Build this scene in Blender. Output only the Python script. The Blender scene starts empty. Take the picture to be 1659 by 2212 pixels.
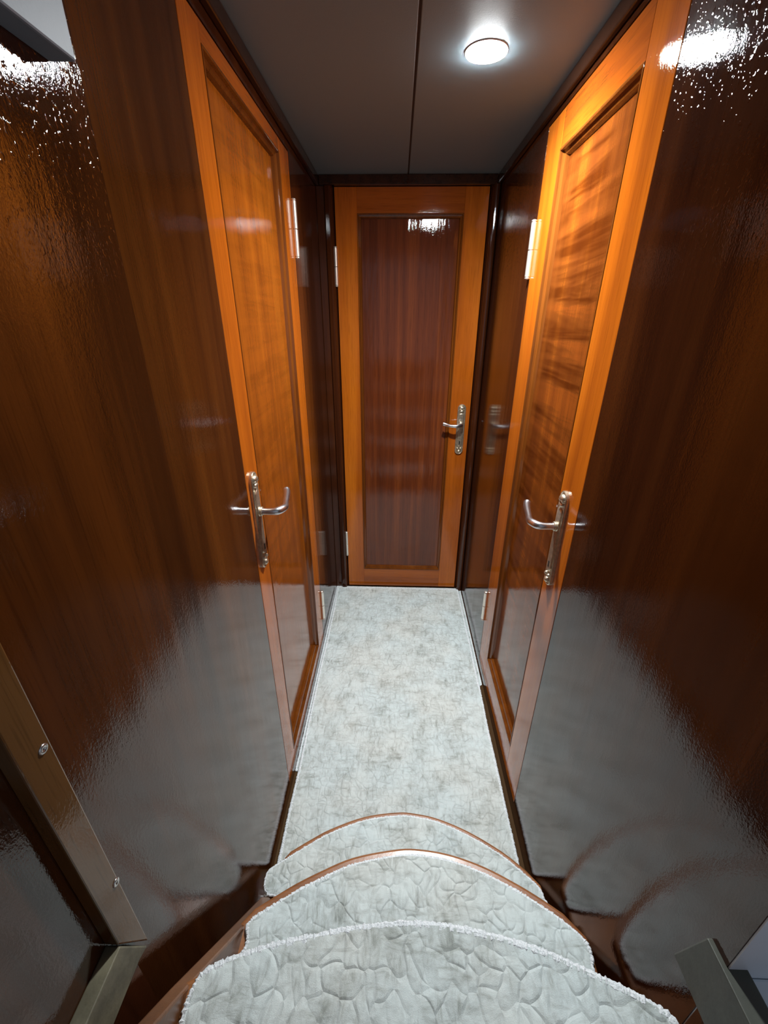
import bpy, bmesh, math, random
from mathutils import Vector, Matrix
random.seed(7)
scene = bpy.context.scene
COL = scene.collection

# ------------------------------------------------------------------ camera
CAM_Z = 1.3447
cam_d = bpy.data.cameras.new('camera')
cam = bpy.data.objects.new('camera', cam_d); COL.objects.link(cam)
cam_d.sensor_fit = 'VERTICAL'; cam_d.sensor_height = 36.0
cam_d.lens = 901.55 / 2212 * 36.0
cam_d.clip_start = 0.01
pitch, yaw, roll = math.radians(25.0895), math.radians(1.6449), math.radians(-0.2259)
cp, sp = math.cos(pitch), math.sin(pitch)
R0 = Matrix(((1, 0, 0), (0, -sp, cp), (0, -cp, -sp)))
Ry = Matrix(((math.cos(yaw), -math.sin(yaw), 0), (math.sin(yaw), math.cos(yaw), 0), (0, 0, 1)))
Rr = Matrix(((math.cos(roll), -math.sin(roll), 0), (math.sin(roll), math.cos(roll), 0), (0, 0, 1)))
RW = Ry @ R0 @ Rr @ Matrix(((1, 0, 0), (0, -1, 0), (0, 0, -1)))
cam.matrix_world = Matrix.Translation((0, 0, CAM_Z)) @ RW.to_4x4()
scene.camera = cam

# ------------------------------------------------------------------ world, exposure
LAMP_STRENGTH = 2250.0
WORLD_STRENGTH = 0.30
w = bpy.data.worlds.new('world'); scene.world = w; w.use_nodes = True
w.node_tree.nodes['Background'].inputs[0].default_value = (0.80, 0.86, 1.0, 1)
w.node_tree.nodes['Background'].inputs[1].default_value = WORLD_STRENGTH
vs = scene.view_settings
vs.view_transform = 'Standard'; vs.look = 'None'; vs.gamma = 1.0; vs.use_curve_mapping = False
vs.exposure = 0.0

# main dimensions
XL, XR, YE, ZC = -0.312, 0.365, 1.90, 1.811
YB = -0.60

# ------------------------------------------------------------------ materials
def new_mat(name):
    m = bpy.data.materials.new(name); m.use_nodes = True
    nt = m.node_tree
    return m, nt, nt.nodes['Principled BSDF']

def N(nt, t, **kw):
    n = nt.nodes.new(t)
    for k, v in kw.items(): setattr(n, k, v)
    return n

def mapped(nt, scale, loc=(0, 0, 0)):
    g = N(nt, 'ShaderNodeNewGeometry'); mp = N(nt, 'ShaderNodeMapping')
    mp.inputs['Scale'].default_value = scale; mp.inputs['Location'].default_value = loc
    nt.links.new(g.outputs['Position'], mp.inputs['Vector'])
    return mp.outputs[0]

def noise(nt, vec, scale=1, detail=4, rough=0.55, dist=0.0):
    n = N(nt, 'ShaderNodeTexNoise'); nt.links.new(vec, n.inputs['Vector'])
    n.inputs['Scale'].default_value = scale; n.inputs['Detail'].default_value = detail
    n.inputs['Roughness'].default_value = rough; n.inputs['Distortion'].default_value = dist
    return n.outputs['Fac']

def ramp(nt, fac, stops):
    r = N(nt, 'ShaderNodeValToRGB'); nt.links.new(fac, r.inputs[0])
    e = r.color_ramp.elements
    while len(e) < len(stops): e.new(0.5)
    for i, (p, c) in enumerate(stops):
        e[i].position = p; e[i].color = (*c, 1) if len(c) == 3 else c
    return r.outputs[0]

def math_n(nt, op, a, b=None):
    m = N(nt, 'ShaderNodeMath', operation=op)
    for i, x in enumerate((a, b)):
        if x is None: continue
        if isinstance(x, (int, float)): m.inputs[i].default_value = x
        else: nt.links.new(x, m.inputs[i])
    return m.outputs[0]

def mixc(nt, fac, a, b, mode='MIX'):
    m = N(nt, 'ShaderNodeMix', data_type='RGBA', blend_type=mode)
    for i, x in ((0, fac), (6, a), (7, b)):
        if isinstance(x, (int, float)): m.inputs[i].default_value = x
        elif isinstance(x, tuple): m.inputs[i].default_value = (*x, 1)
        else: nt.links.new(x, m.inputs[i])
    return m.outputs[2]

def wood(name, dark, mid, light, grain='z', rough=0.42, fig=0.0, ripple=1.0, fine=34.0, coatr=0.022, peel=1.0, nibs=0.0):
    """varnished wood; grain along one world axis; fig = strength of cross-grain ribbon figure"""
    m, nt, b = new_mat(name)
    s = [fine, fine, fine]; s['xyz'.index(grain)] = 0.9
    off = (random.random() * 9, random.random() * 9, random.random() * 9)
    v = mapped(nt, tuple(s), off)
    n1 = noise(nt, v, 1.0, 5, 0.6, 0.25)
    s2 = [5.0, 5.0, 5.0]; s2['xyz'.index(grain)] = 0.55
    n2 = noise(nt, mapped(nt, tuple(s2), off), 1.0, 2, 0.5, 0.6)
    f = math_n(nt, 'ADD', math_n(nt, 'MULTIPLY', n1, 0.5), math_n(nt, 'MULTIPLY', n2, 0.5))
    c = ramp(nt, f, [(0.34, dark), (0.50, mid), (0.66, light)])
    # open pores
    s3 = [420.0, 420.0, 420.0]; s3['xyz'.index(grain)] = 14.0
    n3 = noise(nt, mapped(nt, tuple(s3), off), 1.0, 2, 0.5)
    pore = ramp(nt, n3, [(0.32, (0.62,) * 3), (0.46, (1, 1, 1))])
    c = mixc(nt, 0.55, c, pore, 'MULTIPLY')
    if fig > 0:
        n4 = noise(nt, mapped(nt, (2.5, 2.6, 30.0), off), 1.0, 3, 0.55, 0.5)
        n5 = noise(nt, mapped(nt, (3.0, 7.0, 1.6), off), 1.0, 2, 0.5, 0.0)
        band = ramp(nt, n4, [(0.36, (0.50, 0.42, 0.36)), (0.50, (0.95, 0.95, 0.95)), (0.64, (1.35, 1.30, 1.2))])
        msk = math_n(nt, 'MULTIPLY', ramp(nt, n5, [(0.36, (0.15,) * 3), (0.56, (1, 1, 1))]), fig)
        c = mixc(nt, msk, c, mixc(nt, 1.0, c, band, 'MULTIPLY'))
    nt.links.new(c, b.inputs['Base Color'])
    b.inputs['Roughness'].default_value = rough
    b.inputs['Specular IOR Level'].default_value = 0.0
    b.inputs['Coat Weight'].default_value = 1.0
    b.inputs['Coat IOR'].default_value = 1.5
    b.inputs['Coat Roughness'].default_value = coatr
    # brushed varnish: long vertical brush ripples, orange peel
    r1 = noise(nt, mapped(nt, (14, 14, 3.0), off), 1.0, 3, 0.5)
    r2 = noise(nt, mapped(nt, (330, 330, 200), off), 1.0, 3, 0.6)
    nib = noise(nt, mapped(nt, (170, 170, 150), off), 1.0, 1, 0.5)
    nib = ramp(nt, nib, [(0.60, (0, 0, 0)), (0.72, (1, 1, 1))])
    # dust nibs in the varnish, thickest along the top of the wall
    sz = N(nt, 'ShaderNodeSeparateXYZ'); nt.links.new(mapped(nt, (1, 1, 1)), sz.inputs[0])
    zm = N(nt, 'ShaderNodeMapRange'); zm.inputs['From Min'].default_value = 1.36; zm.inputs['From Max'].default_value = 1.62
    nt.links.new(sz.outputs[2], zm.inputs['Value'])
    nib = math_n(nt, 'MULTIPLY', nib, math_n(nt, 'ADD', math_n(nt, 'MULTIPLY', zm.outputs[0], nibs), 0.06))
    r2 = math_n(nt, 'ADD', r2, nib)
    h = math_n(nt, 'ADD', math_n(nt, 'MULTIPLY', r1, 0.42 * ripple), math_n(nt, 'MULTIPLY', r2, 0.055 * peel))
    bm_ = N(nt, 'ShaderNodeBump'); bm_.inputs['Strength'].default_value = 1.0
    bm_.inputs['Distance'].default_value = 0.0022
    nt.links.new(h, bm_.inputs['Height'])
    nt.links.new(bm_.outputs[0], b.inputs['Coat Normal'])
    b2 = N(nt, 'ShaderNodeBump'); b2.inputs['Strength'].default_value = 0.12
    b2.inputs['Distance'].default_value = 0.001
    nt.links.new(n1, b2.inputs['Height']); nt.links.new(b2.outputs[0], b.inputs['Normal'])
    return m

def plain(name, col, rough=0.5, metal=0.0, coat=0.0, bump=0.0, bscale=300, var=0.0):
    m, nt, b = new_mat(name)
    if var > 0:
        nz = noise(nt, mapped(nt, (1, 1, 1)), bscale * 0.3, 4, 0.6)
        lo = tuple(x * (1 - var) for x in col); hi = tuple(min(1, x * (1 + var)) for x in col)
        nt.links.new(ramp(nt, nz, [(0.35, lo), (0.65, hi)]), b.inputs['Base Color'])
    else:
        b.inputs['Base Color'].default_value = (*col, 1)
    b.inputs['Roughness'].default_value = rough; b.inputs['Metallic'].default_value = metal
    b.inputs['Coat Weight'].default_value = coat; b.inputs['Coat Roughness'].default_value = 0.05
    if bump > 0:
        bn = N(nt, 'ShaderNodeBump'); bn.inputs['Distance'].default_value = 0.001
        bn.inputs['Strength'].default_value = bump
        nt.links.new(noise(nt, mapped(nt, (1, 1, 1)), bscale, 3, 0.6), bn.inputs['Height'])
        nt.links.new(bn.outputs[0], b.inputs['Normal'])
    return m

M = {}
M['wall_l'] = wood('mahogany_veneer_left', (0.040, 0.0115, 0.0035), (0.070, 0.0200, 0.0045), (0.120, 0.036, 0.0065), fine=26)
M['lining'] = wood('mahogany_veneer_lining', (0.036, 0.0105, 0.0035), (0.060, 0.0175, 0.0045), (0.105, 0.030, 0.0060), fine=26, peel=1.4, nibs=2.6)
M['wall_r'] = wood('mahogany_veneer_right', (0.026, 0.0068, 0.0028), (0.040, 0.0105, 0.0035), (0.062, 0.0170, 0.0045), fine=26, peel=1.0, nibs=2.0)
M['wall_d'] = wood('dark_mahogany', (0.030, 0.009, 0.004), (0.052, 0.014, 0.005), (0.085, 0.023, 0.006), fine=30)
M['stile'] = wood('orange_mahogany_upright', (0.28, 0.062, 0.006), (0.42, 0.100, 0.007), (0.56, 0.150, 0.010), fine=22, ripple=0.7)
M['rail_x'] = wood('orange_mahogany_cross', (0.22, 0.048, 0.006), (0.34, 0.080, 0.007), (0.46, 0.120, 0.010), grain='x', fine=22, ripple=0.7)
M['rail_y'] = wood('orange_mahogany_side', (0.22, 0.046, 0.005), (0.33, 0.074, 0.006), (0.44, 0.110, 0.008), grain='y', fine=22, ripple=0.7)
M['panel_l'] = wood('amber_veneer', (0.17, 0.040, 0.005), (0.27, 0.068, 0.006), (0.38, 0.108, 0.009), fine=16, fig=0.25)
M['panel_r'] = wood('ribbon_figured_veneer', (0.085, 0.019, 0.004), (0.14, 0.034, 0.005), (0.25, 0.066, 0.007), fine=16, fig=1.0)
M['panel_e'] = wood('red_striped_veneer', (0.070, 0.017, 0.007), (0.120, 0.028, 0.009), (0.22, 0.054, 0.012), fine=48, ripple=3.2)
M['mould'] = wood('dark_moulding_wood', (0.09, 0.024, 0.005), (0.14, 0.038, 0.006), (0.20, 0.058, 0.008), fine=30)
M['crown'] = wood('black_brown_wood', (0.020, 0.008, 0.005), (0.032, 0.012, 0.006), (0.045, 0.016, 0.007), grain='y', fine=30)
M['batten'] = wood('olive_brown_wood', (0.10, 0.045, 0.014), (0.15, 0.068, 0.020), (0.20, 0.095, 0.028), fine=20)
M['tread'] = wood('brown_varnished_tread', (0.20, 0.070, 0.024), (0.30, 0.115, 0.040), (0.38, 0.160, 0.062), grain='x', fine=30, coatr=0.3)
M['stringer'] = wood('brown_stringer_wood', (0.10, 0.038, 0.014), (0.16, 0.062, 0.022), (0.22, 0.090, 0.034), grain='y', fine=30, coatr=0.3)
M['riser'] = wood('dark_brown_step_side', (0.060, 0.022, 0.009), (0.095, 0.036, 0.014), (0.14, 0.055, 0.022), grain='x', fine=30, coatr=0.2)
M['floor'] = wood('brown_floor_board', (0.045, 0.024, 0.012), (0.08, 0.045, 0.022), (0.16, 0.10, 0.05), grain='y', fine=30)
M['ceiling'] = plain('cream_ceiling_panel', (0.165, 0.215, 0.24), 0.55, bump=0.15, bscale=500)
M['seam'] = plain('brown_seam', (0.045, 0.022, 0.014), 0.6)
M['chrome'] = plain('polished_hinge_metal', (0.92, 0.88, 0.80), 0.34, 0.85)
M['pewter'] = plain('antique_nickel', (0.62, 0.53, 0.40), 0.34, 0.9, bump=0.25, bscale=420, var=0.18)
M['lever'] = plain('satin_chrome', (0.72, 0.74, 0.78), 0.28, 1.0)
M['black'] = plain('dark_void', (0.004, 0.003, 0.003), 0.8)
M['screw'] = plain('screw_steel', (0.65, 0.65, 0.64), 0.3, 1.0)
M['silver'] = plain('pale_silver_enamel', (0.15, 0.185, 0.225), 0.5, 0.0, bump=0.1, bscale=200)
M['white'] = plain('white_painted_panel', (0.76, 0.83, 0.90), 0.4)
M['olive'] = plain('olive_painted_board', (0.068, 0.072, 0.058), 0.5, bump=0.3, bscale=120, var=0.15)
M['olive_worn'] = plain('worn_olive_board', (0.15, 0.135, 0.085), 0.55, bump=0.5, bscale=90, var=0.3)
M['bezel'] = plain('white_bezel', (0.8, 0.8, 0.8), 0.4)

def lamp_mat():
    m, nt, b = new_mat('lamp_lens')
    e = N(nt, 'ShaderNodeEmission'); e.inputs[0].default_value = (0.93, 0.98, 1.0, 1)
    # lens optics: a downlight throws less light sideways than straight down
    g = N(nt, 'ShaderNodeNewGeometry')
    dt = N(nt, 'ShaderNodeVectorMath', operation='DOT_PRODUCT')
    nt.links.new(g.outputs['Normal'], dt.inputs[0]); nt.links.new(g.outputs['Incoming'], dt.inputs[1])
    k = math_n(nt, 'MULTIPLY', math_n(nt, 'ADD', math_n(nt, 'MULTIPLY', math_n(nt, 'POWER', math_n(nt, 'ABSOLUTE', dt.outputs['Value']), 1.5), 0.92), 0.08), LAMP_STRENGTH)
    nt.links.new(k, e.inputs[1])
    nt.links.new(e.outputs[0], nt.nodes['Material Output'].inputs['Surface'])
    return m
M['lamp'] = lamp_mat()

def carpet(name):
    m, nt, b = new_mat(name)
    v = mapped(nt, (1, 1, 1))
    # faded print: crossed woven streaks
    a = noise(nt, mapped(nt, (22, 80, 60)), 1.0, 6, 0.7, 0.5)
    c = noise(nt, mapped(nt, (90, 24, 60)), 1.0, 6, 0.7, 0.5)
    big = noise(nt, v, 16.0, 5, 0.65, 0.4)
    f = math_n(nt, 'ADD', math_n(nt, 'MULTIPLY', math_n(nt, 'MINIMUM', a, c), 0.62), math_n(nt, 'MULTIPLY', big, 0.42))
    col = ramp(nt, f, [(0.35, (0.30, 0.33, 0.31)), (0.41, (0.42, 0.465, 0.445)), (0.47, (0.54, 0.60, 0.59)), (0.56, (0.65, 0.73, 0.725))])
    warm = noise(nt, v, 5.0, 2, 0.5)
    tint = ramp(nt, warm, [(0.40, (1.0, 1.0, 1.0)), (0.62, (1.03, 0.975, 0.94))])
    col = mixc(nt, 1.0, col, tint, 'MULTIPLY')
    nt.links.new(col, b.inputs['Base Color'])
    b.inputs['Roughness'].default_value = 0.95
    b.inputs['Specular IOR Level'].default_value = 0.15
    b.inputs['Sheen Weight'].default_value = 0.25
    # embossed cobbles: drooping rounded cells
    dv = N(nt, 'ShaderNodeMapping'); nt.links.new(v, dv.inputs[0]); dv.inputs['Scale'].default_value = (44, 35, 20)
    nz = N(nt, 'ShaderNodeTexNoise'); nz.inputs['Scale'].default_value = 30; nz.inputs['Detail'].default_value = 0.0; nt.links.new(v, nz.inputs['Vector'])
    ad = N(nt, 'ShaderNodeMix', data_type='VECTOR'); ad.inputs[0].default_value = 0.28
    add = N(nt, 'ShaderNodeVectorMath', operation='ADD')
    sc = N(nt, 'ShaderNodeVectorMath', operation='SCALE'); sc.inputs['Scale'].default_value = 1.15
    nt.links.new(nz.outputs['Color'], sc.inputs[0]); nt.links.new(dv.outputs[0], add.inputs[0]); nt.links.new(sc.outputs[0], add.inputs[1])
    vo = N(nt, 'ShaderNodeTexVoronoi', feature='DISTANCE_TO_EDGE', voronoi_dimensions='2D')
    vo.inputs['Scale'].default_value = 1.0; vo.inputs['Randomness'].default_value = 0.85
    nt.links.new(add.outputs[0], vo.inputs['Vector'])
    cell = ramp(nt, vo.outputs['Distance'], [(0.0, (0, 0, 0)), (0.05, (0.30,) * 3), (0.14, (0.78,) * 3), (0.26, (0.96,) * 3), (0.45, (1, 1, 1))])
    msk = ramp(nt, noise(nt, v, 24.0, 2, 0.5), [(0.34, (0.20,) * 3), (0.54, (1, 1, 1))])
    fz = noise(nt, v, 900.0, 2, 0.7)
    h = math_n(nt, 'ADD', math_n(nt, 'MULTIPLY', cell, msk), math_n(nt, 'MULTIPLY', fz, 0.22))
    bn = N(nt, 'ShaderNodeBump'); bn.inputs['Strength'].default_value = 0.8; bn.inputs['Distance'].default_value = 0.0026
    nt.links.new(h, bn.inputs['Height']); nt.links.new(bn.outputs[0], b.inputs['Normal'])
    return m
M['carpet'] = carpet('faded_grey_embossed_carpet')
def yarn():
    m, nt, b = new_mat('white_edging_yarn')
    f = noise(nt, mapped(nt, (1, 1, 1)), 420.0, 3, 0.6)
    nt.links.new(ramp(nt, f, [(0.3, (0.58, 0.62, 0.64)), (0.6, (0.88, 0.92, 0.94))]), b.inputs['Base Color'])
    b.inputs['Roughness'].default_value = 0.9
    bn = N(nt, 'ShaderNodeBump'); bn.inputs['Distance'].default_value = 0.002; bn.inputs['Strength'].default_value = 0.8
    nt.links.new(f, bn.inputs['Height']); nt.links.new(bn.outputs[0], b.inputs['Normal'])
    return m
M['yarn'] = yarn()

# ------------------------------------------------------------------ mesh helpers
def obj(name, bm, m, parent=None, smooth=False, bevel=0.0, seg=2):
    bmesh.ops.recalc_face_normals(bm, faces=bm.faces)
    me = bpy.data.meshes.new(name); bm.to_mesh(me); bm.free()
    if m is not None: me.materials.append(m)
    o = bpy.data.objects.new(name, me); COL.objects.link(o)
    if parent is not None:
        o.parent = parent; o.matrix_parent_inverse = parent.matrix_world.inverted()
    if smooth:
        for p in me.polygons: p.use_smooth = True
    if bevel > 0:
        md = o.modifiers.new('bevel', 'BEVEL'); md.width = bevel; md.segments = seg; md.limit_method = 'ANGLE'; md.angle_limit = math.radians(40)
    return o

def empty(name, loc):
    o = bpy.data.objects.new(name, None); COL.objects.link(o); o.location = loc
    o.empty_display_size = 0.05
    o.matrix_world = Matrix.Translation(loc)
    return o

def tag(o, label, cat, kind=None, group=None):
    o['label'] = label; o['category'] = cat
    if kind: o['kind'] = kind
    if group: o['group'] = group
    return o

IDM = lambda u, v, n: Vector((u, v, n))
def box(bm, u0, u1, v0, v1, n0, n1, F=IDM):
    vs_ = [bm.verts.new(F(u, v, n)) for n in (n0, n1) for v in (v0, v1) for u in (u0, u1)]
    for f in ((0, 1, 3, 2), (4, 5, 7, 6), (0, 1, 5, 4), (2, 3, 7, 6), (0, 2, 6, 4), (1, 3, 7, 5)):
        bm.faces.new([vs_[i] for i in f])

def boxo(name, m, a, b, parent=None, bevel=0.0, F=IDM):
    bm = bmesh.new(); box(bm, a[0], b[0], a[1], b[1], a[2], b[2], F)
    return obj(name, bm, m, parent, bevel=bevel)

def prism(bm, pts, n0, n1, F=IDM):
    a = [bm.verts.new(F(x, y, n0)) for x, y in pts]; b = [bm.verts.new(F(x, y, n1)) for x, y in pts]
    bm.faces.new(a[::-1]); bm.faces.new(b)
    k = len(pts)
    for i in range(k): bm.faces.new((a[i], a[(i + 1) % k], b[(i + 1) % k], b[i]))

def dome(bm, pts, levels, F=IDM):
    """stack of inset outlines: levels = [(scale about centroid in metres inset, n)]"""
    cx = sum(p[0] for p in pts) / len(pts); cy = sum(p[1] for p in pts) / len(pts)
    rings = []
    for ins, n in levels:
        ring = []
        k = len(pts)
        for i, (x, y) in enumerate(pts):
            x0, y0 = pts[i - 1]; x1, y1 = pts[(i + 1) % k]
            tx, ty = x1 - x0, y1 - y0; L = math.hypot(tx, ty) or 1
            nx, ny = -ty / L, tx / L
            if nx * (cx - x) + ny * (cy - y) < 0: nx, ny = -nx, -ny
            ring.append(bm.verts.new(F(x + nx * ins, y + ny * ins, n)))
        rings.append(ring)
    k = len(pts)
    for r in range(len(rings) - 1):
        for i in range(k):
            bm.faces.new((rings[r][i], rings[r][(i + 1) % k], rings[r + 1][(i + 1) % k], rings[r + 1][i]))
    bm.faces.new(rings[0][::-1]); bm.faces.new(rings[-1])

def lathe(bm, prof, F, seg=24):
    """prof: (radius, h) ; F(a, b, h) with circle in a,b"""
    rings = []
    for r, h in prof:
        if r < 1e-6: rings.append([bm.verts.new(F(0, 0, h))])
        else: rings.append([bm.verts.new(F(r * math.cos(2 * math.pi * i / seg), r * math.sin(2 * math.pi * i / seg), h)) for i in range(seg)])
    for a, b in zip(rings, rings[1:]):
        for i in range(seg):
            j = (i + 1) % seg
            if len(a) == 1 and len(b) == 1: continue
            if len(a) == 1: bm.faces.new((a[0], b[i], b[j]))
            elif len(b) == 1: bm.faces.new((a[i], a[j], b[0]))
            else: bm.faces.new((a[i], a[j], b[j], b[i]))
    if len(rings[0]) > 1: bm.faces.new(rings[0][::-1])
    if len(rings[-1]) > 1: bm.faces.new(rings[-1])

def tube(bm, pts, rad, seg=10, squash=(1, 1), closed=False):
    """rad: float or list"""
    pts = [Vector(p) for p in pts]; k = len(pts); rings = []
    prev = None
    for i, p in enumerate(pts):
        if closed: t = pts[(i + 1) % k] - pts[i - 1]
        else: t = pts[min(i + 1, k - 1)] - pts[max(i - 1, 0)]
        t.normalize()
        ref = prev if prev is not None else (Vector((0, 0, 1)) if abs(t.z) < 0.9 else Vector((1, 0, 0)))
        s = t.cross(ref).normalized(); u = s.cross(t).normalized(); prev = u
        r = rad[i] if isinstance(rad, (list, tuple)) else rad
        rings.append([bm.verts.new(p + (s * math.cos(a) * squash[0] + u * math.sin(a) * squash[1]) * r)
                      for a in (2 * math.pi * j / seg for j in range(seg))])
    rng = range(k) if closed else range(k - 1)
    for i in rng:
        a, b = rings[i], rings[(i + 1) % k]
        for j in range(seg):
            bm.faces.new((a[j], a[(j + 1) % seg], b[(j + 1) % seg], b[j]))
    if not closed:
        bm.faces.new(rings[0][::-1]); bm.faces.new(rings[-1])

def catmull(pts, n=6, closed=False):
    out = []; k = len(pts)
    for i in range(k if closed else k - 1):
        if closed: p0, p1, p2, p3 = pts[i - 1], pts[i], pts[(i + 1) % k], pts[(i + 2) % k]
        else: p0, p1, p2, p3 = pts[max(i - 1, 0)], pts[i], pts[i + 1], pts[min(i + 2, k - 1)]
        for j in range(n):
            t = j / n
            out.append(tuple(0.5 * ((2 * b) + (-a + c) * t + (2 * a - 5 * b + 4 * c - d) * t * t + (-a + 3 * b - 3 * c + d) * t ** 3)
                             for a, b, c, d in zip(p0, p1, p2, p3)))
    if not closed: out.append(tuple(pts[-1]))
    return out

# ------------------------------------------------------------------ structure
# floor
tag(boxo('floor', M['floor'], (XL - 0.04, 0.0, -0.05), (XR + 0.04, YE + 0.12, 0.0)),
    'brown wooden floor strip showing beside the grey runner', 'floor', 'structure')
# ceiling: two boards with a seam between them
ce = empty('ceiling', (0, 0.9, ZC))
tag(ce, 'cream ceiling split down the middle by a thin brown seam', 'ceiling', 'structure')
SX0, SX1 = 0.0265, 0.0315
bm = bmesh.new(); box(bm, XL - 0.04, SX0, YB, YE + 0.12, ZC, ZC + 0.03); obj('ceiling_panel', bm, M['ceiling'], ce, bevel=0.0015)
bm = bmesh.new(); box(bm, SX1, XR + 0.6, YB, YE + 0.12, ZC, ZC + 0.03); obj('ceiling_panel', bm, M['ceiling'], ce, bevel=0.0015)
bm = bmesh.new(); box(bm, SX0 - 0.01, SX1 + 0.01, YB, YE + 0.12, ZC + 0.004, ZC + 0.028); 
bm2 = bm; obj('seam_strip', bm2, M['seam'], ce)

# side frames:  left door 0.806..1.455, right door 0.765..1.342
LD = (0.806, 1.458, 0.040, 1.757)
RD = (0.765, 1.344, 0.045, 1.768)
def side_wall(name, x_face, sgn, y0, y1, ranges, mat_near, mat_far, lab):
    """solid wall sheet 40 mm thick with a door opening; pieces meet in one mesh per finish"""
    e = empty(name, (x_face - sgn * 0.02, (y0 + y1) / 2, 0))
    tag(e, lab, 'wall', 'structure')
    d0, d1, z0, z1 = ranges
    x0, x1 = sorted((x_face, x_face - sgn * 0.035))
    g = 0.0025
    bm = bmesh.new(); box(bm, x0, x1, y0, d0 - g, 0, ZC); obj('near_panel', bm, mat_near, e)
    bm = bmesh.new(); box(bm, x0, x1, d1 + g, y1, 0, ZC); obj('far_panel', bm, mat_far, e, bevel=0.0012)
    bm = bmesh.new(); box(bm, x0, x1, d0 - g, d1 + g, z1 + g, ZC); obj('header', bm, mat_far, e)
    bm = bmesh.new(); box(bm, x0, x1, d0 - g, d1 + g, 0, z0 - g); obj('sill', bm, mat_near, e)
    bm = bmesh.new(); bx = sorted((x_face - sgn * 0.036, x_face - sgn * 0.05)); box(bm, bx[0], bx[1], y0, y1, 0, ZC); obj('backing', bm, M['black'], e)
    return e
wl = side_wall('wall_left', XL, 1, YB, YE + 0.05, LD, M['wall_l'], M['wall_d'], 'left glossy mahogany wall panelling around the left side door')
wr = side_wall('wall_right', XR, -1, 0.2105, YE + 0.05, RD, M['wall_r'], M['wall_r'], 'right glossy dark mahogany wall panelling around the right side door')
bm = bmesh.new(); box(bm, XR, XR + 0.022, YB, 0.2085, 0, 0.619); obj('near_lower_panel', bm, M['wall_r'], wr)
# thicker glossy sheet on the near left wall above the batten
tag(boxo('wall_left_lining', M['lining'], (XL, YB, 0.0), (XL + 0.0022, 0.535, ZC), bevel=0.001), 'near left mahogany wall lining sheet ending in a vertical joint', 'wall lining', 'structure')
# end wall behind door and posts
tag(boxo('wall_end', M['wall_d'], (XL - 0.03, YE + 0.045, 0), (XR + 0.03, YE + 0.075, ZC)), 'dark wall behind the end door', 'wall', 'structure')

# posts beside the end door
def post(name, prof, lab):
    bm = bmesh.new(); prism(bm, prof, 0, ZC - 0.03)
    return tag(obj(name, bm, M['wall_d'], bevel=0.002), lab, 'door post', 'structure')
post('trim_1', [(XL, YE + 0.045), (XL, YE - 0.004), (-0.282, YE - 0.004), (-0.280, YE - 0.012), (-0.262, YE - 0.016), (-0.256, YE - 0.010), (-0.252, YE - 0.002), (-0.2485, YE + 0.008), (-0.2485, YE + 0.045)],
     'dark upright post on the left of the end door')
arc = [(0.3535 + 0.0155 * math.cos(a), YE - 0.008 + 0.020 * math.sin(a)) for a in [math.pi + math.pi * i / 10 for i in range(11)]]
post('trim_2', [(0.334, YE + 0.045), (0.334, YE + 0.004)] + [(max(0.336, x), y) for x, y in arc if x <= XR] + [(XR, YE + 0.045)],
     'dark rounded upright post on the right of the end door')
# crown strips
tag(boxo('trim_3', M['crown'], (XL, YB, ZC - 0.030), (XL + 0.014, YE, ZC), bevel=0.003), 'black-brown strip along the top of the left wall', 'crown strip', 'structure')
tag(boxo('trim_4', M['crown'], (XR - 0.012, 0.20, ZC - 0.030), (XR, YE, ZC), bevel=0.003), 'black-brown strip along the top of the right wall', 'crown strip', 'structure')
tag(boxo('trim_5', M['crown'], (XL + 0.014, YE - 0.022, ZC - 0.031), (XR - 0.012, YE + 0.045, ZC), bevel=0.003), 'black-brown strip across the top of the end door', 'crown strip', 'structure')

# ------------------------------------------------------------------ doors
def strips(bm, u0, u1, v0, v1, prof, F):
    rings = []
    for ins, n in prof:
        rings.append([bm.verts.new(F(u, v, n)) for u, v in ((u0 + ins, v0 + ins), (u1 - ins, v0 + ins), (u1 - ins, v1 - ins), (u0 + ins, v1 - ins))])
    for a, b in zip(rings, rings[1:]):
        for i in range(4): bm.faces.new((a[i], a[(i + 1) % 4], b[(i + 1) % 4], b[i]))
MPROF = [(-0.0005, -0.010), (-0.0005, 0.0008), (0.0020, 0.0014), (0.0040, 0.0006), (0.0050, -0.0060), (0.0080, -0.0090), (0.0120, -0.0110), (0.0140, -0.0160), (0.0150, -0.0190), (0.0150, -0.023)]

def stadium(cu, v0, v1, wd, n=14, k=1.0):
    r = wd / 2; pts = []
    for i in range(n + 1):
        a = math.pi * i / n; pts.append((cu + r * math.cos(a), v1 - r * k + r * k * math.sin(a)))
    for i in range(n + 1):
        a = math.pi + math.pi * i / n; pts.append((cu + r * math.cos(a), v0 + r * k + r * k * math.sin(a)))
    return pts

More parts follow.
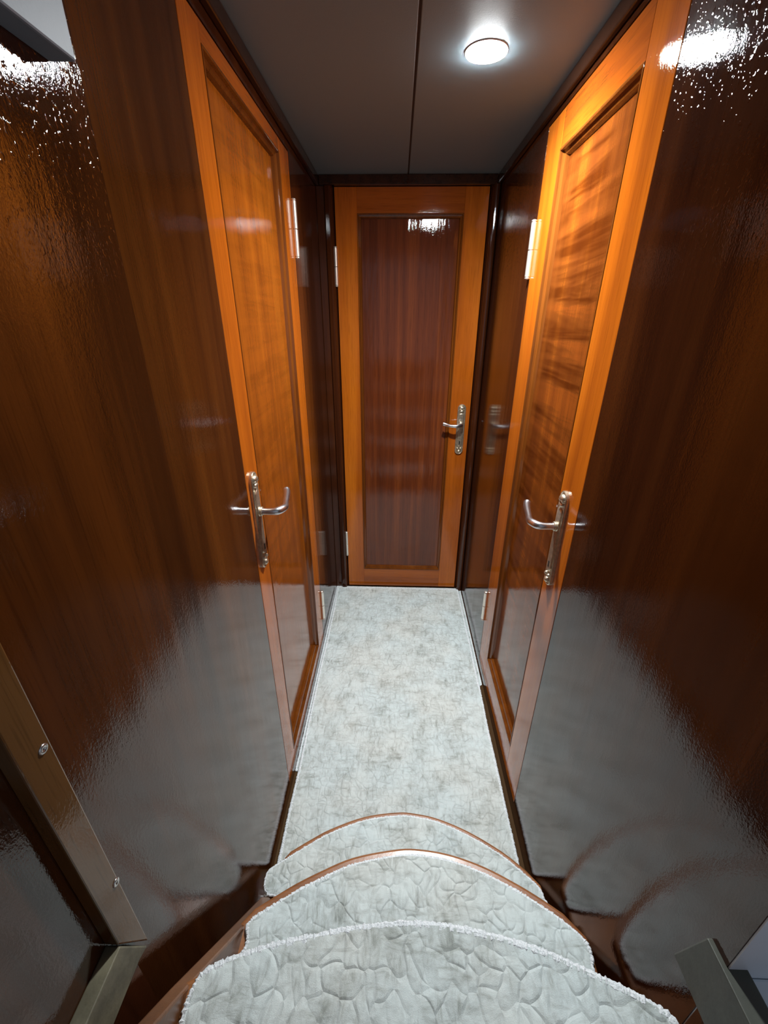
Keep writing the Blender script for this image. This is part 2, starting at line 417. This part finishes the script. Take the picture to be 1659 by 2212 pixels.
def door(name, label, F, base, rect, panel, mats, plate, lever_dir, hinges, hinge_u, hinge_n, neck=0.048, lev=0.085, thick=1.0):
    u0, u1, v0, v1 = rect; p0, p1, q0, q1 = panel
    e = empty(name, base); tag(e, label, 'door', 'structure')
    T = -0.036
    ms, mr, mp = mats
    for a, b in ((u0, p0), (p1, u1)):
        bm = bmesh.new(); box(bm, a, b, v0, v1, T, 0, F); obj('stile', bm, ms, e, bevel=0.0015)
    for a, b in ((v0, q0), (q1, v1)):
        bm = bmesh.new(); box(bm, p0, p1, a, b, T, -0.0002, F); obj('rail', bm, mr, e, bevel=0.0008)
    bm = bmesh.new(); box(bm, p0, p1, q0, q1, T + 0.004, -0.0190, F); obj('panel', bm, mp, e)
    bm = bmesh.new(); strips(bm, p0, p1, q0, q1, MPROF, F); mo = obj('moulding', bm, M['mould'], e); mo['label'] = 'dark moulding around the panel'
    # handle
    pu, pv0, pv1, hv = plate
    hd = empty('door_handle', F(pu, hv, 0)); hd.parent = e; hd.matrix_parent_inverse = e.matrix_world.inverted()
    hd['label'] = 'nickel door handle on a long keyhole plate'
    bm = bmesh.new()
    dome(bm, stadium(pu, pv0, pv1, 0.037), [(0, 0), (0, 0.0056), (0.0014, 0.0070), (0.003, 0.0072), (0.0045, 0.0060)], F)
    inner = stadium(pu, pv0 + 0.038, pv1 - 0.040, 0.024)
    dome(bm, inner, [(0, 0.005), (0.0002, 0.0080), (0.002, 0.0094), (0.005, 0.0098)], F)
    obj('back_plate', bm, M['pewter'], hd, smooth=False, bevel=0.0)
    # shell ornaments at both ends
    bm = bmesh.new()
    for cu, cv, ru, rv, h in ((0, pv1 - 0.016, 0.0130, 0.0090, 0.0105), (0, pv1 - 0.030, 0.0115, 0.0065, 0.0095), (-0.008, pv1 - 0.021, 0.0042, 0.0042, 0.009), (0.008, pv1 - 0.021, 0.0042, 0.0042, 0.009),
                              (-0.007, pv0 + 0.028, 0.0050, 0.0050, 0.0095), (0.007, pv0 + 0.028, 0.0050, 0.0050, 0.0095), (0, pv0 + 0.014, 0.0085, 0.0080, 0.0100)):
        seg = 16
        rings = []
        for t in range(6):
            ph = t / 5 * math.pi / 2
            if t == 5: rings.append([bm.verts.new(F(pu + cu, cv, h + 0.0035))])
            else: rings.append([bm.verts.new(F(pu + cu + ru * math.cos(ph) * math.cos(2 * math.pi * i / seg), cv + rv * math.cos(ph) * math.sin(2 * math.pi * i / seg), 0.0055 + (h - 0.0020) * math.sin(ph))) for i in range(seg)])
        for a, b in zip(rings, rings[1:]):
            for i in range(seg):
                j = (i + 1) % seg
                if len(b) == 1: bm.faces.new((a[i], a[j], b[0]))
                else: bm.faces.new((a[i], a[j], b[j], b[i]))
    obj('ornament', bm, M['pewter'], hd, smooth=True)
    bm = bmesh.new(); kv = pv0 + 0.056
    prism(bm, [(pu + 0.0030 * math.cos(a), kv + 0.004 + 0.0030 * math.sin(a)) for a in [math.radians(-50 + 280 * i / 12) for i in range(13)]] + [(pu - 0.0022, kv - 0.008), (pu + 0.0022, kv - 0.008)], 0.0090, 0.0104, F)
    obj('keyhole', bm, M['black'], hd)
    bm = bmesh.new()
    G = lambda a, b, h: F(pu + a, hv + b, h)
    lathe(bm, [(0.0115, 0.008), (0.0115, 0.010), (0.0100, 0.0105), (0.0100, 0.012), (0.0112, 0.013), (0.0100, 0.0155), (0.0082, 0.0165)], G, 24)
    obj('collar', bm, M['pewter'], hd, smooth=True)
    bm = bmesh.new(); s = lever_dir
    path = [(0, 0, 0.014), (0, 0, 0.024), (0, 0, neck - 0.018), (s * 0.004, 0.000, neck - 0.008), (s * 0.016, 0.0, neck), (s * 0.030, -0.001, neck + 0.003), (s * 0.052, 0.000, neck - 0.001), (s * (lev - 0.014), 0.003, neck - 0.010), (s * lev, 0.006, neck - 0.015)]
    rr = [0.0080, 0.0076, 0.0080, 0.0090, 0.0088, 0.0078, 0.0068, 0.0080, 0.0090]
    sm = catmull([(*p, r) for p, r in zip(path, rr)], 5)
    tube(bm, [F(pu + p[0], hv + p[1], p[2]) for p in sm], [p[3] for p in sm], 14)
    obj('lever', bm, M['lever'], hd, smooth=True)
    # hinges
    for (a, b) in hinges:
        hg = empty('hinge', F(hinge_u, (a + b) / 2, 0)); hg.parent = e; hg.matrix_parent_inverse = e.matrix_world.inverted()
        r = 0.0072; c = (a + b) / 2
        K = lambda x, y, h: F(hinge_u + x, h, hinge_n + y)
        for z0, z1 in ((a + 0.006, c - 0.0008), (c + 0.0008, b - 0.006)):
            bm = bmesh.new(); lathe(bm, [(r - 0.0006, z0), (r, z0 + 0.0008), (r, z1 - 0.0008), (r - 0.0006, z1)], K, 20); obj('knuckle', bm, M['chrome'], hg, smooth=False, bevel=0.0)
        bm = bmesh.new()
        for s_, zz in ((1, b - 0.006), (-1, a + 0.006)):
            lathe(bm, [(r * 0.75, zz), (r * 0.75, zz + s_ * 0.0012), (r * 1.02, zz + s_ * 0.002), (r * 1.0, zz + s_ * 0.004), (r * 0.6, zz + s_ * 0.006), (0.0, zz + s_ * 0.0066)], K, 20)
        obj('finial', bm, M['chrome'], hg, smooth=True)
        bm = bmesh.new(); box(bm, hinge_u - 0.002, hinge_u + 0.002, a + 0.008, b - 0.008, -0.02, hinge_n, F); obj('leaf', bm, M['chrome'], hg)
    return e

FE = lambda u, v, n: Vector((u, YE - n, v))
FL = lambda u, v, n: Vector((XL + n, u, v))
FR = lambda u, v, n: Vector((XR - n, u, v))
door('door_1', 'end door with orange frame and dark red striped panel facing down the corridor', FE, (0.04, YE, 0),
     (-0.2445, 0.330, 0.010, 1.7785), (-0.161, 0.242, 0.116, 1.697), (M['stile'], M['rail_x'], M['panel_e']),
     (0.2925, 0.763, 0.992, 0.905), -1, ((1.452, 1.591), (0.200, 0.341)), -0.2475, 0.0040, neck=0.046, lev=0.082)
door('door_2', 'left side door with orange near stile and amber panel', FL, (XL, 1.13, 0),
     LD, (0.884, 1.350, 0.085, 1.727), (M['stile'], M['rail_y'], M['panel_l']),
     (0.840, 0.803, 1.041, 0.948), 1, ((1.502, 1.652), (0.134, 0.284)), LD[1] + 0.003, 0.0055, neck=0.056, lev=0.116)
door('door_3', 'right side door with ribbon-figured orange panel', FR, (XR, 1.05, 0),
     RD, (0.866, 1.228, 0.152, 1.693), (M['stile'], M['rail_y'], M['panel_r']),
     (0.830, 0.776, 1.011, 0.928), 1, ((1.440, 1.580), (0.243, 0.380)), RD[1] + 0.003, 0.0055, neck=0.056, lev=0.116)

# ------------------------------------------------------------------ lamp
LX, LY = 0.163, 1.116
la = empty('ceiling_lamp', (LX, LY, ZC)); tag(la, 'round white glowing downlight set in the ceiling', 'lamp')
G = lambda a, b, h: Vector((LX + a, LY + b, ZC - h))
bm = bmesh.new(); lathe(bm, [(0.0, 0.0060), (0.012, 0.0058), (0.024, 0.0050), (0.034, 0.0038), (0.0400, 0.0024), (0.040, 0.0)][::-1], G, 48)
obj('lens', bm, M['lamp'], la, smooth=True)
bm = bmesh.new(); lathe(bm, [(0.0401, 0.0), (0.0401, 0.0019), (0.0405, 0.0020), (0.0410, 0.0012), (0.0414, 0.0)], G, 48)
obj('bezel', bm, M['bezel'], la, smooth=True)

# ------------------------------------------------------------------ runners
def edging(path, r, closed, name, parent, jit=0.22, step=0.0017, thr=True):
    # resample
    P = [Vector(p) for p in path]
    if closed: P.append(P[0])
    out = []; carry = 0.0
    for a, b in zip(P, P[1:]):
        L = (b - a).length
        if L < 1e-9: continue
        t = carry
        while t < L:
            out.append(a.lerp(b, t / L)); t += step
        carry = t - L
    rad = [r * (1 + random.uniform(-jit, jit)) for _ in out]
    out = [p + Vector((random.uniform(-1, 1), random.uniform(-1, 1), random.uniform(-0.6, 0.6))) * r * 0.16 for p in out]
    bm = bmesh.new(); tube(bm, out, rad, 8, squash=(1.45, 0.85), closed=closed)
    o = obj(name, bm, M['yarn'], parent, smooth=False); o['label'] = 'white overlocked edging'
    return o

def rug(name, outline, z0, z1, label, cat, r=0.004, group=None, loc=None):
    cx = sum(p[0] for p in outline) / len(outline); cy = sum(p[1] for p in outline) / len(outline)
    e = empty(name, (cx, cy, z0)); tag(e, label, cat, group=group)
    bm = bmesh.new(); prism(bm, outline, z0, z1); obj('carpet_pile', bm, M['carpet'], e)
    edging([(x, y, (z0 + z1) / 2 + 0.0008) for x, y in outline], r, True, 'edging', e)
    return e
wob = lambda y: 0.0010 * math.sin(y * 9.0) + 0.0006 * math.sin(y * 23.0)
under = [(-0.3045, 0.872), (-0.300, 0.895)] 
ul = [(-0.3085, 0.866 + i * 0.05) for i in range(21)] + [(-0.3085, 1.893)]
ur = [(0.359, 1.893)] + [(0.359, 1.865 - i * 0.05) for i in range(13)] + [(0.359, 1.240)]
rug('carpet_runner', ul + ur + [(0.0, 1.00)], 0.0003, 0.0040, 'lower grey carpet runner mostly hidden, its white edge peeping out at the walls', 'carpet', r=0.0022)
tl = [(-0.2965 + wob(y), y) for y in [0.606 + i * 0.04 for i in range(32)]]
tr = [(0.3435 + wob(y + 3), y) for y in [1.846 - i * 0.04 for i in range(32)]]
rug('carpet_runner', tl + [(-0.296, 1.868), (0.343, 1.868)] + tr, 0.0090, 0.0150, 'long faded grey carpet runner on top, leading to the end door', 'carpet', r=0.0033)

# ------------------------------------------------------------------ staircase
ZT = [0.187, 0.380, 0.575, 0.770, 0.965]
MA = [(-0.250, 0.467), (-0.264, 0.470), (-0.274, 0.479), (-0.276, 0.498), (-0.270, 0.511), (-0.227, 0.539), (-0.185, 0.565), (-0.139, 0.590), (-0.061, 0.619), (0.021, 0.632), (0.067, 0.630), (0.117, 0.621), (0.188, 0.595), (0.261, 0.555), (0.306, 0.520), (0.331, 0.496), (0.336, 0.478), (0.330, 0.465), (0.20, 0.460), (0.04, 0.459), (-0.10, 0.461)]
MB_ = [(-0.229, 0.300), (-0.235, 0.318), (-0.237, 0.333), (-0.242, 0.344), (-0.231, 0.355), (-0.209, 0.368), (-0.170, 0.391), (-0.127, 0.412), (-0.066, 0.437), (0.014, 0.453), (0.058, 0.455), (0.117, 0.448), (0.179, 0.430), (0.235, 0.405), (0.272, 0.385), (0.303, 0.366), (0.330, 0.344), (0.335, 0.328), (0.331, 0.314), (0.318, 0.301), (0.20, 0.292), (0.04, 0.290), (-0.10, 0.292)]
MC = [(-0.225, 0.150), (-0.238, 0.165), (-0.2425, 0.190), (-0.242, 0.208), (-0.236, 0.223), (-0.223, 0.231), (-0.190, 0.243), (-0.145, 0.255), (-0.090, 0.266), (-0.035, 0.275), (0.023, 0.2805), (0.075, 0.281), (0.130, 0.2745), (0.173, 0.267), (0.214, 0.257), (0.252, 0.244), (0.288, 0.231), (0.323, 0.217), (0.342, 0.205), (0.346, 0.185), (0.335, 0.155), (0.20, 0.135), (0.04, 0.130), (-0.10, 0.135)]
def shift(P, dy): return [(x, y + dy) for x, y in P]
stc = empty('staircase', (0.035, 0.4, 0)); tag(stc, 'brown wooden stairs with rounded treads under grey mats', 'stairs')
def tread_from_mat(P, off, back, yl, yr, xl=-0.268, xr=0.343):
    """tread outline whose rounded nose runs a finger outside the mat's front edge"""
    F_ = catmull(sorted(p for p in P if p[1] > max(yl, yr) - 0.004), 5)
    pts = [(xl, back), (xl, yl)]
    for i, (x, y) in enumerate(F_):
        x0, y0 = F_[max(i - 1, 0)]; x1, y1 = F_[min(i + 1, len(F_) - 1)]
        L = math.hypot(x1 - x0, y1 - y0)
        nx, ny = x - (y1 - y0) / L * off, y + (x1 - x0) / L * off
        if xl + 0.010 < nx < xr - 0.010 and nx > pts[-1][0] + 0.002: pts.append((nx, ny))
    pts += [(xr, yr), (xr, back)]
    return pts
TREADS = [(tread_from_mat(MA, 0.017, 0.33, 0.5150, 0.5050), 0.515),
          (tread_from_mat(MB_, 0.019, 0.17, 0.3400, 0.3500), 0.345),
          (tread_from_mat(MC, 0.008, 0.0, 0.2150, 0.2080), 0.212),
          (tread_from_mat(shift(MC, -0.205), 0.005, -0.18, 0.010, 0.003), 0.006),
          (tread_from_mat(shift(MC, -0.385), 0.005, -0.42, -0.170, -0.177), -0.173)]
for (out, yc), z in zip(TREADS, ZT):
    bm = bmesh.new(); prism(bm, out, z - 0.026, z); obj('tread', bm, M['tread'], stc, bevel=0.005, seg=3)
# risers (curved boards under each nose)
for i, ((out, yc), z) in enumerate(zip(TREADS, ZT)):
    zb = 0.0 if i == 0 else ZT[i - 1]
    y = yc - 0.035
    bm = bmesh.new(); box(bm, -0.245, 0.322, y - 0.018, y, zb, z - 0.026); obj('riser', bm, M['riser'], stc)
# stringers: sloping planks whose upper edge follows the noses
def stringer(x0, x1, top):
    S = lambda u, v, n: Vector((n, u, v))
    bm = bmesh.new(); prism(bm, top, x0, x1, S); obj('stringer', bm, M['stringer'], stc, bevel=0.003)
stringer(-0.2705, -0.2505, [(0.600, 0.0), (0.600, 0.006), (0.468, 0.180), (0.456, 0.186), (0.446, 0.232), (0.341, 0.390), (0.212, 0.585), (0.02, 0.86), (-0.12, 0.93), (-0.42, 0.93), (-0.42, 0.72), (-0.15, 0.72), (0.10, 0.36), (0.36, 0.0)])
stringer(0.324, 0.343, [(0.600, 0.0), (0.600, 0.006), (0.452, 0.180), (0.420, 0.196), (0.285, 0.390), (0.122, 0.585), (-0.085, 0.78), (-0.22, 0.93), (-0.42, 0.93), (-0.42, 0.72), (-0.15, 0.72), (0.10, 0.36), (0.36, 0.0)])

MATS = [(MA, 0, 'half-moon grey stair mat on the lowest step, farthest away'),
        (MB_, 1, 'half-moon grey stair mat on the middle visible step'),
        (MC, 2, 'half-moon grey stair mat closest to the viewer, at the bottom of the photo'),
        (shift(MC, -0.205), 3, 'half-moon grey stair mat one step above the bottom of the photo'),
        (shift(MC, -0.385), 4, 'half-moon grey stair mat on the topmost step behind the viewpoint')]
for P, i, lab in MATS:
    out = catmull(P, 5, closed=True)
    rug('stair_mat', out, ZT[i] + 0.0022, ZT[i] + 0.0098, lab, 'stair mat', r=(0.0031, 0.0034, 0.0038, 0.0038, 0.0038)[i], group='half-moon mats on the stairs')

# ------------------------------------------------------------------ left batten, blocks
bt = empty('wall_batten', (XL + 0.01, 0.225, 0.69)); tag(bt, 'upright olive-brown batten screwed to the near left wall', 'batten')
XB = XL + 0.0022
LB = lambda u, v, n: Vector((n, u, v))
bm = bmesh.new(); prism(bm, [(0.2035, 0.7225), (0.2325, 0.650), (0.2350, ZC - 0.031), (0.2035, ZC - 0.031)], XB, XB + 0.016, LB)
obj('strip', bm, M['batten'], bt, bevel=0.0015)
for y, z in ((0.2255, 1.013), (0.2290, 0.792)):
    bm = bmesh.new()
    S = lambda a, b, h: Vector((XB + 0.016 + h, y + a, z + b))
    lathe(bm, [(0.0046, 0.0), (0.0046, 0.0006), (0.0036, 0.0014), (0.0018, 0.0012), (0.0012, 0.0003), (0, 0.0003)], S, 16)
    obj('screw', bm, M['screw'], bt, smooth=True)
bm = bmesh.new(); prism(bm, [(YB, 0.656), (0.2135, 0.656), (0.2275, 0.650), (0.2035, 0.7190), (YB, 0.7190)], XB, XB + 0.0175, LB)
tag(obj('edge_board', bm, M['olive_worn'], bevel=0.0015), 'narrow worn olive board on the left wall at the foot of the batten', 'board')
bm = bmesh.new(); box(bm, XB, XB + 0.012, YB, 0.2130, 0.0, 0.6555); obj('near_lower_panel', bm, M['wall_d'], wl)

# ------------------------------------------------------------------ right: olive edge board, white bench and bulkhead
F2 = lambda u, v, n: Vector((n, u, v))
bm = bmesh.new(); prism(bm, [(YB, 0.620), (0.251, 0.620), (0.2335, 0.712), (YB, 0.712)], XR - 0.006, XR + 0.0215, F2)
# board sits in front of the bulkhead edge
tag(obj('edge_board', bm, M['olive'], bevel=0.0015), 'olive-grey board with a slanting end at the foot of the right wall', 'board')
tag(boxo('bench', M['white'], (XR + 0.0225, YB, 0.40), (XR + 0.55, 0.2085, 0.695), bevel=0.003), 'white bench top at the lower right corner of the photo', 'bench')
tag(boxo('wall_bulkhead', M['white'], (XR + 0.0012, 0.2087, 0.0), (XR + 0.60, 0.2103, ZC)), 'pale blue-white bulkhead beyond the near end of the right wall', 'bulkhead', 'structure')

# ------------------------------------------------------------------ silver box upper left
sb = empty('metal_box', (XL, 0.3, 1.55)); tag(sb, 'silver metal box fixed high on the near left wall', 'metal box')
bm = bmesh.new(); box(bm, XB, XL + 0.026, 0.12, 0.492, 1.546, 1.760); obj('casing', bm, M['silver'], sb, bevel=0.002)
bm = bmesh.new(); box(bm, XL + 0.0255, XL + 0.0285, 0.135, 0.465, 1.600, 1.745); obj('cover', bm, M['silver'], sb, bevel=0.001)
bm = bmesh.new(); box(bm, XL + 0.0258, XL + 0.0266, 0.150, 0.450, 1.590, 1.5935); obj('slot', bm, M['black'], sb)
